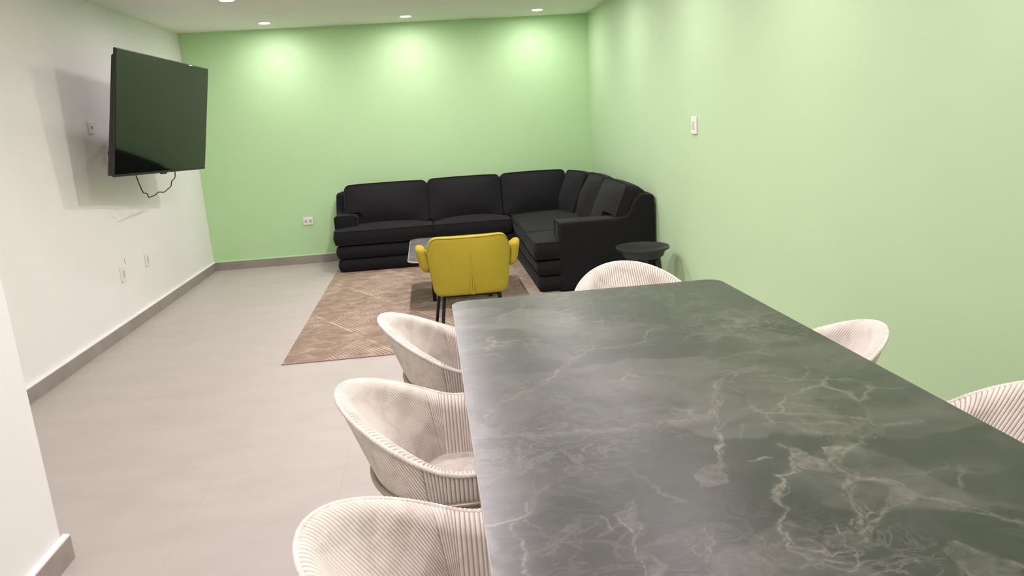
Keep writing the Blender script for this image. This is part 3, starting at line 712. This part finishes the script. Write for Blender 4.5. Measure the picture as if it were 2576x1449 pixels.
# ================================================================== DINING TABLE
TX0, TX1, TY0, TY1, TZ = 0.042, 1.085, 0.27, 2.680, 0.75
DT = np.array(((TX0 + TX1) / 2, (TY0 + TY1) / 2, 0.0))
dt = empty('dining_table', tuple(DT), 'long dining table with dark green-grey marble top and rounded corners', 'dining table')
VEINS = [
 ('l',0.004,0.85,[[0.075,1.55],[0.116,1.623],[0.148,1.645],[0.214,1.696],[0.288,1.799],[0.319,1.854],[0.35,1.896],[0.407,1.951],[0.47,1.969],[0.534,1.988],[0.597,2.036],[0.652,2.095]]),
 ('l',0.022,0.22,[[0.075,1.55],[0.116,1.623],[0.214,1.696],[0.285,1.784],[0.35,1.896],[0.47,1.969],[0.556,1.981],[0.628,2.018]]),
 ('l',0.007,0.4,[[0.551,1.963],[0.639,1.943],[0.791,1.965],[0.917,1.974],[1.078,2.02]]),
 ('l',0.034,0.38,[[0.044,1.46],[0.138,1.447],[0.225,1.445],[0.31,1.434],[0.395,1.423],[0.487,1.431],[0.568,1.432]]),
 ('l',0.008,0.4,[[0.137,1.437],[0.188,1.434],[0.258,1.437],[0.327,1.43],[0.425,1.405]]),
 ('l',0.022,0.45,[[0.419,1.505],[0.498,1.52],[0.539,1.45],[0.572,1.442]]),
 ('l',0.012,0.6,[[0.568,1.432],[0.605,1.491],[0.628,1.559],[0.662,1.631],[0.726,1.672],[0.803,1.679]]),
 ('l',0.006,0.8,[[0.597,1.469],[0.572,1.387],[0.547,1.295],[0.527,1.229],[0.508,1.169],[0.504,1.147]]),
 ('p',0.0,0.9,[[0.549,1.352],[0.558,1.346],[0.545,1.286],[0.526,1.221],[0.527,1.246],[0.535,1.302]]),
 ('p',0.0,0.3,[[0.448,1.207],[0.526,1.216],[0.501,1.145],[0.451,1.155]]),
 ('l',0.008,0.5,[[0.452,1.198],[0.491,1.218],[0.526,1.221]]),
 ('l',0.011,0.75,[[0.655,1.268],[0.653,1.216],[0.634,1.187],[0.602,1.163],[0.567,1.111],[0.551,1.08]]),
 ('p',0.0,0.45,[[0.672,1.26],[0.692,1.206],[0.703,1.151],[0.68,1.144],[0.64,1.169],[0.643,1.201]]),
 ('l',0.016,0.5,[[0.697,1.188],[0.699,1.124],[0.754,1.104],[0.77,1.05],[0.759,1.019],[0.724,1.014],[0.669,0.982],[0.617,0.947],[0.608,0.927]]),
 ('p',0,0.3,[[0.754,1.104],[0.772,1.047],[0.759,1.017],[0.724,1.015],[0.717,1.035]]),
 ('l',0.012,0.45,[[0.703,1.131],[0.746,1.091],[0.779,1.041],[0.816,1.013],[0.848,0.973],[0.878,0.93]]),
 ('p',0,0.35,[[0.718,0.888],[0.757,0.904],[0.767,0.872],[0.804,0.844],[0.756,0.772],[0.698,0.801]]),
 ('l',0.004,0.5,[[0.718,0.888],[0.755,0.902],[0.759,0.89],[0.776,0.868],[0.803,0.843]]),
 ('p',0,0.35,[[0.576,0.968],[0.61,0.974],[0.608,0.93],[0.586,0.923],[0.561,0.935]]),
 ('l',0.006,0.6,[[0.528,0.99],[0.508,0.938],[0.548,0.924],[0.552,0.908],[0.596,0.919],[0.562,0.858]]),
 ('l',0.006,0.55,[[0.505,0.939],[0.511,0.901],[0.547,0.889],[0.569,0.884]]),
 ('l',0.005,0.5,[[0.55,0.962],[0.559,0.938],[0.549,0.914]]),
 ('l',0.008,0.4,[[0.493,0.88],[0.533,0.887],[0.564,0.866],[0.627,0.897],[0.653,0.871]]),
 ('l',0.008,0.6,[[0.557,1.078],[0.55,1.046],[0.533,1.025],[0.519,0.992],[0.527,0.967],[0.522,0.946]]),
 ('l',0.0025,0.95,[[0.592,0.982],[0.595,0.958],[0.585,0.938],[0.577,0.902]]),
 ('l',0.014,0.4,[[0.724,1.165],[0.771,1.204],[0.824,1.263],[0.873,1.3],[0.921,1.307],[0.964,1.317]]),
 ('p',0,0.5,[[0.726,1.232],[0.785,1.221],[0.738,1.178],[0.711,1.177]]),
 ('l',0.012,0.5,[[0.714,1.176],[0.696,1.125],[0.663,1.089],[0.658,1.048],[0.646,1.0],[0.617,0.947]]),
 ('l',0.01,0.35,[[0.727,1.368],[0.765,1.307],[0.822,1.302],[0.874,1.33]]),
 ('l',0.01,0.35,[[0.762,1.472],[0.817,1.434],[0.847,1.358],[0.865,1.301]]),
 ('l',0.006,0.4,[[0.793,1.44],[0.755,1.361],[0.752,1.301]]),
 ('l',0.004,0.5,[[0.118,1.171],[0.117,1.118],[0.114,1.093]]),
 ('l',0.008,0.55,[[0.1,1.109],[0.106,1.035],[0.107,0.971],[0.104,0.942]]),
 ('l',0.006,0.4,[[0.115,1.099],[0.132,1.053],[0.161,1.018]]),
 ('l',0.004,0.4,[[0.135,1.052],[0.131,0.997]]),
 ('l',0.004,0.6,[[0.235,1.095],[0.244,1.089],[0.244,1.064],[0.251,1.053]]),
 ('l',0.004,0.7,[[0.273,1.096],[0.279,1.044],[0.279,0.998],[0.27,0.962],[0.274,0.931],[0.27,0.907]]),
 ('l',0.01,0.4,[[0.32,1.139],[0.299,1.09],[0.298,1.04],[0.279,0.998]]),
 ('p',0,0.22,[[0.273,1.096],[0.322,1.132],[0.303,1.051],[0.278,1.039]]),
 ('l',0.003,0.45,[[0.048,1.4],[0.078,1.356],[0.105,1.386],[0.129,1.308]]),
 ('l',0.003,0.45,[[0.058,1.308],[0.074,1.357],[0.099,1.407]]),
 ('l',0.003,0.4,[[0.079,1.287],[0.115,1.329],[0.13,1.308]]),
 ('l',0.005,0.5,[[0.163,1.353],[0.177,1.407],[0.196,1.432]]),
 ('l',0.005,0.5,[[0.524,2.306],[0.519,2.209],[0.512,2.164]]),
 ('l',0.012,0.3,[[0.558,2.269],[0.601,2.279],[0.645,2.29]]),
 ('l',0.01,0.4,[[0.876,1.938],[0.877,1.86],[0.834,1.819],[0.862,1.758]]),
 ('l',0.012,0.35,[[0.671,1.718],[0.741,1.682],[0.797,1.712]]),
 ('l',0.006,0.5,[[0.803,1.634],[0.835,1.596],[0.873,1.6],[0.924,1.675]]),
 ('l',0.008,0.35,[[0.623,1.764],[0.703,1.773],[0.788,1.816],[0.834,1.819]]),
 ('l',0.006,0.35,[[0.688,1.378],[0.73,1.445],[0.765,1.46]]),
 ('l',0.003,0.7,[[0.57,1.21],[0.593,1.217],[0.609,1.221]]),
 ('l',0.006,0.4,[[0.627,1.384],[0.592,1.303]]),
 ('l',0.012,0.35,[[0.442,0.947],[0.446,0.92],[0.447,0.89]]),
 ('l',0.01,0.3,[[0.402,1.029],[0.403,0.999],[0.379,0.955]]),
 ('l',0.003,0.4,[[0.379,0.953],[0.356,0.9]]),
 ('l',0.008,0.3,[[0.414,1.702],[0.502,1.721],[0.547,1.73]]),
 ('l',0.01,0.25,[[0.364,1.625],[0.463,1.66]]),
]

def fractal(p, rough, depth):
    p = [np.array(q, float) for q in p]
    for _ in range(depth):
        out = []
        for a, b in zip(p[:-1], p[1:]):
            d = b - a; L = np.linalg.norm(d)
            out += [a, (a + b) / 2 + np.array([-d[1], d[0]]) * rng.normal(0, rough)]
        p = out + [p[-1]]
    return np.array(p)
def table_top():
    nx, ny, R = 400, 924, 0.055
    hx, hy = (TX1 - TX0) / 2, (TY1 - TY0) / 2
    gx = np.linspace(-hx, hx, nx + 1); gy = np.linspace(-hy, hy, ny + 1)
    X, Y = np.meshgrid(gx, gy)
    ex, ey = np.abs(X) - (hx - R), np.abs(Y) - (hy - R)
    cor = (ex > 0) & (ey > 0)
    L = np.hypot(np.maximum(ex, 1e-9), np.maximum(ey, 1e-9)); mx = np.maximum(ex, ey)
    f = np.where(cor, mx / L, 1.0)
    X2 = np.where(cor, np.sign(X) * (hx - R + ex * f), X); Y2 = np.where(cor, np.sign(Y) * (hy - R + ey * f), Y)
    px, py = (X2 + DT[0]).ravel(), (Y2 + DT[1]).ravel()
    vein = np.zeros(px.size)
    def vnoise(sc, seed):
        lat = np.random.default_rng(seed).random((96, 96)) - 0.5
        x, y = px * sc + 7.3, py * sc + 3.1; xi, yi = np.floor(x).astype(int), np.floor(y).astype(int)
        fx, fy = x - xi, y - yi; fx = fx * fx * (3 - 2 * fx); fy = fy * fy * (3 - 2 * fy)
        g = lambda a, b: lat[a % 96, b % 96]
        return (g(xi, yi) * (1 - fx) + g(xi + 1, yi) * fx) * (1 - fy) + (g(xi, yi + 1) * (1 - fx) + g(xi + 1, yi + 1) * fx) * fy
    tx, ty = px, py
    wx = sum(vnoise(s, 10 + k) * a for k, (s, a) in enumerate(((9, .030), (24, .016), (60, .008), (140, .004))))
    wy = sum(vnoise(s, 20 + k) * a for k, (s, a) in enumerate(((9, .030), (24, .016), (60, .008), (140, .004))))
    px, py = px + wx, py + wy
    def along(p, w, s):
        lo, hi = p.min(0) - 3 * w, p.max(0) + 3 * w
        idx = np.where((px > lo[0]) & (px < hi[0]) & (py > lo[1]) & (py < hi[1]))[0]
        if not len(idx): return
        q = np.stack([px[idx], py[idx]], 1); best = np.full(len(idx), 9.0)
        for a, b in zip(p[:-1], p[1:]):
            d = b - a; t = np.clip(((q - a) @ d) / (d @ d + 1e-12), 0, 1)
            best = np.minimum(best, np.linalg.norm(q - a - t[:, None] * d, axis=1))
        vein[idx] = np.maximum(vein[idx], s * (0.55 * np.exp(-(best / (0.22 * w + 0.0006)) ** 2) + 0.45 * np.exp(-best / (0.45 * w))))
    for kind, w, s, pts in VEINS:
        if kind == 'l':
            p = fractal(pts, 0.10, 3)
            along(p, max(w, 0.0032), s)
            if w >= 0.01:
                for _ in range(2): along(fractal(np.array(pts) + rng.normal(0, w * 0.5, (len(pts), 2)), 0.16, 3), 0.0034, s * 0.95)
        else:
            poly = fractal(pts + [pts[0]], 0.07, 2)
            q = np.stack([px, py], 1); inside = np.zeros(len(q), bool)
            for a, b in zip(poly[:-1], poly[1:]):
                c = ((a[1] > q[:, 1]) != (b[1] > q[:, 1])) & (q[:, 0] < (b[0] - a[0]) * (q[:, 1] - a[1]) / (b[1] - a[1] + 1e-15) + a[0])
                inside ^= c
            vein[inside] = np.maximum(vein[inside], s)
    top = np.stack([X2.ravel(), Y2.ravel(), np.full(px.size, TZ)], 1)
    idx = np.arange((nx + 1) * (ny + 1)).reshape(ny + 1, nx + 1)
    faces = np.stack([idx[:-1, :-1], idx[:-1, 1:], idx[1:, 1:], idx[1:, :-1]], -1).reshape(-1, 4)
    loop = np.concatenate([idx[0, :-1], idx[:-1, -1], idx[-1, :0:-1], idx[:0:-1, 0]])
    base = top[loop]; nxt = np.roll(base, -1, 0) - np.roll(base, 1, 0)
    nn = np.stack([nxt[:, 1], -nxt[:, 0]], 1); nn /= np.linalg.norm(nn, axis=1)[:, None]
    vs = [top]; fs = faces.tolist(); prev = loop; n0 = len(top); mats = [0] * len(fs)
    for off, z in ((0.0012, TZ - 0.0006), (0.002, TZ - 0.002), (0.002, TZ - 0.011), (0.0012, TZ - 0.0124), (0.0, TZ - 0.013)):
        ring = base.copy(); ring[:, :2] += nn * off; ring[:, 2] = z
        cur = np.arange(n0, n0 + len(loop)); n0 += len(loop); vs.append(ring)
        for i in range(len(loop)):
            j = (i + 1) % len(loop); fs.append([int(prev[i]), int(cur[i]), int(cur[j]), int(prev[j])]); mats.append(1)
        prev = cur
    fs.append([int(i) for i in reversed(prev)]); mats.append(1)
    V = np.concatenate(vs)
    me = bpy.data.meshes.new('tabletop'); me.from_pydata(V.tolist(), [], fs); me.update()
    me.materials.append(M['marble']); me.materials.append(M['table_edge'])
    me.polygons.foreach_set('material_index', mats)
    at = me.attributes.new('vein', 'FLOAT', 'POINT')
    full = np.zeros(len(V)); full[:vein.size] = vein
    at.data.foreach_set('value', full.astype(np.float32))
    o = bpy.data.objects.new('tabletop', me); COL.objects.link(o); o.parent = dt
table_top()
MB().box(0.25, 0.87, 0.55, 2.40, 0.712, 0.7365).build('apron', M['black_metal'], dt, smooth=False, origin=DT)
for yy in (0.80, 2.02):
    MB().slab(poly_round([(0.50, 0.0), (0.63, 0.0), (0.72, 0.712), (0.41, 0.712)], 0.01), 0.10, 0.006, xf=lambda v: np.stack([v[:, 0], yy - v[:, 2], v[:, 1]], 1), rings=2).build('leg', M['black_metal'], dt, origin=DT)
    MB().slab(rrect(0.34, 0.79, yy - 0.11, yy + 0.11, 0.02, 4, 3), 0.016, 0.004, xf=up(0.008), rings=2).build('foot_plate', M['black_metal'], dt, origin=DT)

# ================================================================== CORDUROY BARREL CHAIRS
PITCH, LB, LA = 0.0102, 0.400, 0.20        # cord pitch, half-length of the back panel, arm length
LS = 0.338                                  # seam position along the arc
AT, BT_, AB, BB_ = 0.256, 0.266, 0.108, 0.224
ZB, ZARM, ZTOP = 0.400, 0.628, 0.769
PHI = math.radians(40); R0 = LS / PHI
def plan(L, h):
    a = AB + (AT - AB) * h; b = BB_ + (BT_ - BB_) * h
    s = np.sign(L); l = np.abs(L)
    th = np.minimum(l / LB, 1) * PI / 2
    fx = np.maximum(l - LB, 0)
    x = -a * np.cos(th) + fx
    y = s * b * np.sin(th)
    y = y * (1 - 0.22 * np.clip((fx - 0.05) / 0.14, 0, 1) ** 2)
    return x, y
def rim_z(L):
    l = np.abs(L); th = np.degrees(np.minimum(l / LB, 1.4) * PI / 2)
    g = (0.5 * (1 + np.cos(np.radians(np.minimum(th / 101, 1) * 180)))) ** 0.78
    fx = np.maximum(l - LB, 0)
    return ZARM + (ZTOP - ZARM) * g - 0.05 * np.clip((fx - 0.08) / 0.11, 0, 1) ** 2
def h_of(z): return np.clip((z - ZB) / (ZTOP - ZB), 0, 1.1) ** 0.9
def sm(t): t = np.clip(t, 0, 1); return t * t * (3 - 2 * t)
def outward(L, z):
    e = 1e-4; h = h_of(z)
    x0, y0 = plan(L - e, h); x1, y1 = plan(L + e, h)
    tx, ty = x1 - x0, y1 - y0; l = np.hypot(tx, ty) + 1e-12
    a, b = -ty / l, tx / l
    x, y = plan(L, h)
    sgn = np.sign(a * (x - 0.05) + b * y); sgn = np.where(sgn == 0, 1, sgn)
    return a * sgn, b * sgn
ZI, DRND = 0.448, 0.030
def surf(w, L):
    """shell surface: w 0..1 climbs the outside to the rim, 1..2 rolls over the rim and runs down the inside; returns points and depth below the rim"""
    Z1 = rim_z(L)
    if w <= 1:
        z = ZB + (Z1 - ZB) * w; x, y = plan(L, h_of(z))
        return np.stack([x, y, z], 1), Z1 - z
    t = w - 1
    d = DRND * (1 - np.cos(PI / 2 * min(t / 0.3, 1))) if t <= 0.3 else DRND + (Z1 - DRND - ZI) * ((t - 0.3) / 0.7)
    thr = 0.020 + 0.022 * sm(np.abs(L) / LS)
    s = thr * np.sqrt(np.clip(1 - (1 - np.minimum(d / DRND, 1)) ** 2, 0, 1)) + (0.060 - thr) * sm(d / 0.17)
    z = Z1 - d; x, y = plan(L, h_of(z)); ax, ay = outward(L, z)
    return np.stack([x - ax * s, y - ay * s, z], 1), np.broadcast_to(d, L.shape)
def shell_grid():
    per = 9
    XM = R0 * math.sin(PHI); nb = int(round(2 * XM / PITCH)) * per
    Xs = np.linspace(-XM, XM, nb + 1)
    na = int(round((LB + LA - LS) / PITCH)) * per
    arm = np.linspace(LS, LB + LA, na + 1)[1:]
    ph_back = (Xs + XM) / (2 * XM) * (nb / per); ph_arm = (arm - LS) / (LB + LA - LS) * (na / per)
    ridge0 = np.concatenate([np.abs(np.sin(PI * ph_arm))[::-1], np.abs(np.sin(PI * ph_back)), np.abs(np.sin(PI * ph_arm))])
    ws = np.concatenate([np.linspace(0, 1, 30), 1 + 0.3 * np.linspace(0, 1, 11)[1:], 1.3 + 0.7 * np.linspace(0, 1, 28)[1:]])
    G_, GV = [], []
    for w in ws:
        L = R0 * np.arcsin(np.clip(Xs / R0, -1, 1))
        for _ in range(6):
            d = surf(w, L)[1]
            L = np.clip(R0 * np.arcsin(np.clip(Xs / np.maximum(R0 - d, 0.05), -0.999, 0.999)), -LS, LS)
        LL = np.concatenate([-arm[::-1], L, arm])
        p, _ = surf(w, LL); e = 1e-3
        w0, w1 = (w - e, w) if (w >= 2 - e or abs(w - 1) < 1e-9) else (w, w + e)
        w0 = max(w0, 0)
        dL = surf(w, LL + 1e-4)[0] - surf(w, LL - 1e-4)[0]; dw = surf(w1, LL)[0] - surf(w0, LL)[0]
        n = np.cross(dL, dw); n /= np.linalg.norm(n, axis=1)[:, None] + 1e-15
        m = len(LL) // 2
        want = np.array([-1.0, 0, 0.2]) if w <= 1 else np.array([0.3, 0, 1.0]) if w < 1.3 else np.array([1.0, 0, 0.3])
        if n[m] @ want < 0: n = -n
        fade = np.where(np.abs(LL) < LS, np.clip((LS - np.abs(LL)) / 0.003, 0, 1), np.clip((np.abs(LL) - LS) / 0.0015, 0, 1))
        rd = ridge0 * fade
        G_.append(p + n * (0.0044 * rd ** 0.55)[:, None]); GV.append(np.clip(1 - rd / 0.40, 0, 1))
    return np.stack(G_), np.stack(GV)
GR, GROOVE_SHADE = shell_grid()
def grid_mesh(name, g, mat, parent):
    r, c = g.shape[:2]; idx = np.arange(r * c).reshape(r, c)
    f = np.stack([idx[:-1, :-1], idx[:-1, 1:], idx[1:, 1:], idx[1:, :-1]], -1).reshape(-1, 4).tolist()
    f.append(idx[:, 0].tolist()); f.append(idx[::-1, -1].tolist())
    f.append(idx[0, ::-1].tolist())
    me = bpy.data.meshes.new(name); me.from_pydata(g.reshape(-1, 3).tolist(), [], f); me.update()
    me.materials.append(mat)
    at = me.attributes.new('groove', 'FLOAT', 'POINT'); at.data.foreach_set('value', GROOVE_SHADE.ravel().astype(np.float32))
    bm = bmesh.new(); bm.from_mesh(me); bmesh.ops.remove_doubles(bm, verts=bm.verts, dist=1e-6); bmesh.ops.recalc_face_normals(bm, faces=bm.faces); bm.to_mesh(me); bm.free()
    me.polygons.foreach_set('use_smooth', [True] * len(me.polygons))
    o = bpy.data.objects.new(name, me); COL.objects.link(o); o.parent = parent
    return o
def make_chair():
    e = empty('dining_chair', (0, 0, 0), '', 'chair', 'pale corduroy barrel chairs around the dining table')
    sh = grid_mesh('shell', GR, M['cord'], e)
    # twisted two-strand piping along the outer rim
    q = np.linspace(-(LB + LA - 0.002), LB + LA - 0.002, 1300)
    zz = rim_z(q); px_, py_ = plan(q, h_of(zz)); ox, oy = outward(q, zz)
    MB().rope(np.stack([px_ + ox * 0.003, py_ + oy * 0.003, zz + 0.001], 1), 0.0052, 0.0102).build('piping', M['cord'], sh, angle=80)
    th = np.linspace(-(LB + 0.15), LB + 0.15, 60); x, y = plan(th, 0.16)
    # seat pad filling the shell
    ax, ay = plan(np.linspace(-(LB + 0.165), LB + 0.165, 70), np.full(70, 0.2))
    ol = np.stack([ax * 0.80 + 0.012, ay * 0.84], 1)
    if np.sum(ol[:, 0] * np.roll(ol[:, 1], -1) - np.roll(ol[:, 0], -1) * ol[:, 1]) < 0: ol = ol[::-1]
    MB().slab(ol, 0.075, 0.022, bt=0.016, xf=up(0.446), rings=8).build('seat', M['cord_seat'], e)
    # metal hoop around the shell that runs down into the front legs
    hz = 0.558; hh = ((hz - ZB) / (ZTOP - ZB)) ** 0.9
    q = np.linspace(-(LB + 0.13), LB + 0.13, 60); hx, hy = plan(q, np.full(60, hh))
    cx, cy = hx + 0.0, hy
    rr = np.hypot(cx - 0.03, cy); hx = cx + (cx - 0.03) / rr * 0.0125; hy = cy + cy / rr * 0.0125
    hoop = np.stack([hx, hy, np.full(60, hz)], 1)
    front = lambda s: [(0.182, s * 0.250, 0.552), (0.198, s * 0.248, 0.525), (0.205, s * 0.247, 0.45), (0.215, s * 0.252, 0.0)]
    MB().tube(hoop, 0.0075, 10).build('back_hoop', M['taupe_metal'], e)
    for s in (-1, 1):
        endp = hoop[0] if s < 0 else hoop[-1]
        if endp[1] * s < 0: endp = hoop[-1] if s < 0 else hoop[0]
        MB().tube(smooth_path([tuple(endp)] + front(s), 5), 0.0095, 10).build('leg', M['taupe_metal'], e)
        MB().tube([(-0.085, s * 0.13, 0.405), (-0.125, s * 0.165, 0.22), (-0.155, s * 0.195, 0.0)], 0.0095, 10).build('leg', M['taupe_metal'], e)
    return e
chair = make_chair()
SPOTS = [
 (0.042, 2.455, 0.0, 'pale corduroy barrel chair on the floor side of the table, nearest the rug'),
 (-0.022, 1.775, 0.0, 'pale corduroy barrel chair with metal hoop showing, middle of three on the floor side'),
 (-0.008, 1.108, 0.0, 'pale corduroy barrel chair on the floor side, cut off by the bottom edge'),
 (0.790, 2.795, -90.0, 'pale corduroy barrel chair at the head of the table in front of the sofa'),
 (1.010, 1.950, 160.0, 'pale corduroy barrel chair against the green wall side, farther of the two there'),
 (1.165, 1.285, 187.0, 'pale corduroy barrel chair against the green wall side, cut off by the picture edge'),
]
for i, (x, y, a, lab) in enumerate(SPOTS):
    c = chair if i == 0 else copy_tree(chair)
    c.location = (x, y, 0); c.rotation_euler = (0, 0, math.radians(a)); c['label'] = lab

# ================================================================== CAMERA, WORLD, VIEW
cam = bpy.data.cameras.new('camera'); co_ = bpy.data.objects.new('camera', cam); COL.objects.link(co_)
cam.sensor_width = 36; cam.sensor_fit = 'HORIZONTAL'; cam.lens = 1828.07 / 2576 * 36; cam.clip_start = 0.02
R = ((0.99137355, -0.11577988, -0.0614288), (0.08609428, 0.22186686, 0.97126869), (0.09882436, 0.96817876, -0.22992092))
co_.matrix_world = Matrix(((R[0][0], R[1][0], -R[2][0], 0), (R[0][1], R[1][1], -R[2][1], 0), (R[0][2], R[1][2], -R[2][2], 1.42), (0, 0, 0, 1)))
scene.camera = co_
wd = bpy.data.worlds.new('world'); scene.world = wd; wd.use_nodes = True
wd.node_tree.nodes['Background'].inputs['Color'].default_value = (0, 0, 0, 1)
vs_ = scene.view_settings
scene.display_settings.display_device = 'sRGB'
vs_.view_transform = 'Standard'; vs_.look = 'None'; vs_.gamma = 1.0; vs_.use_curve_mapping = False
vs_.exposure = 0.07
cy = scene.cycles
cy.max_bounces = 10; cy.diffuse_bounces = 8; cy.glossy_bounces = 4; cy.sample_clamp_indirect = 6.0
cy.use_denoising = True; cy.caustics_reflective = False; cy.caustics_refractive = False
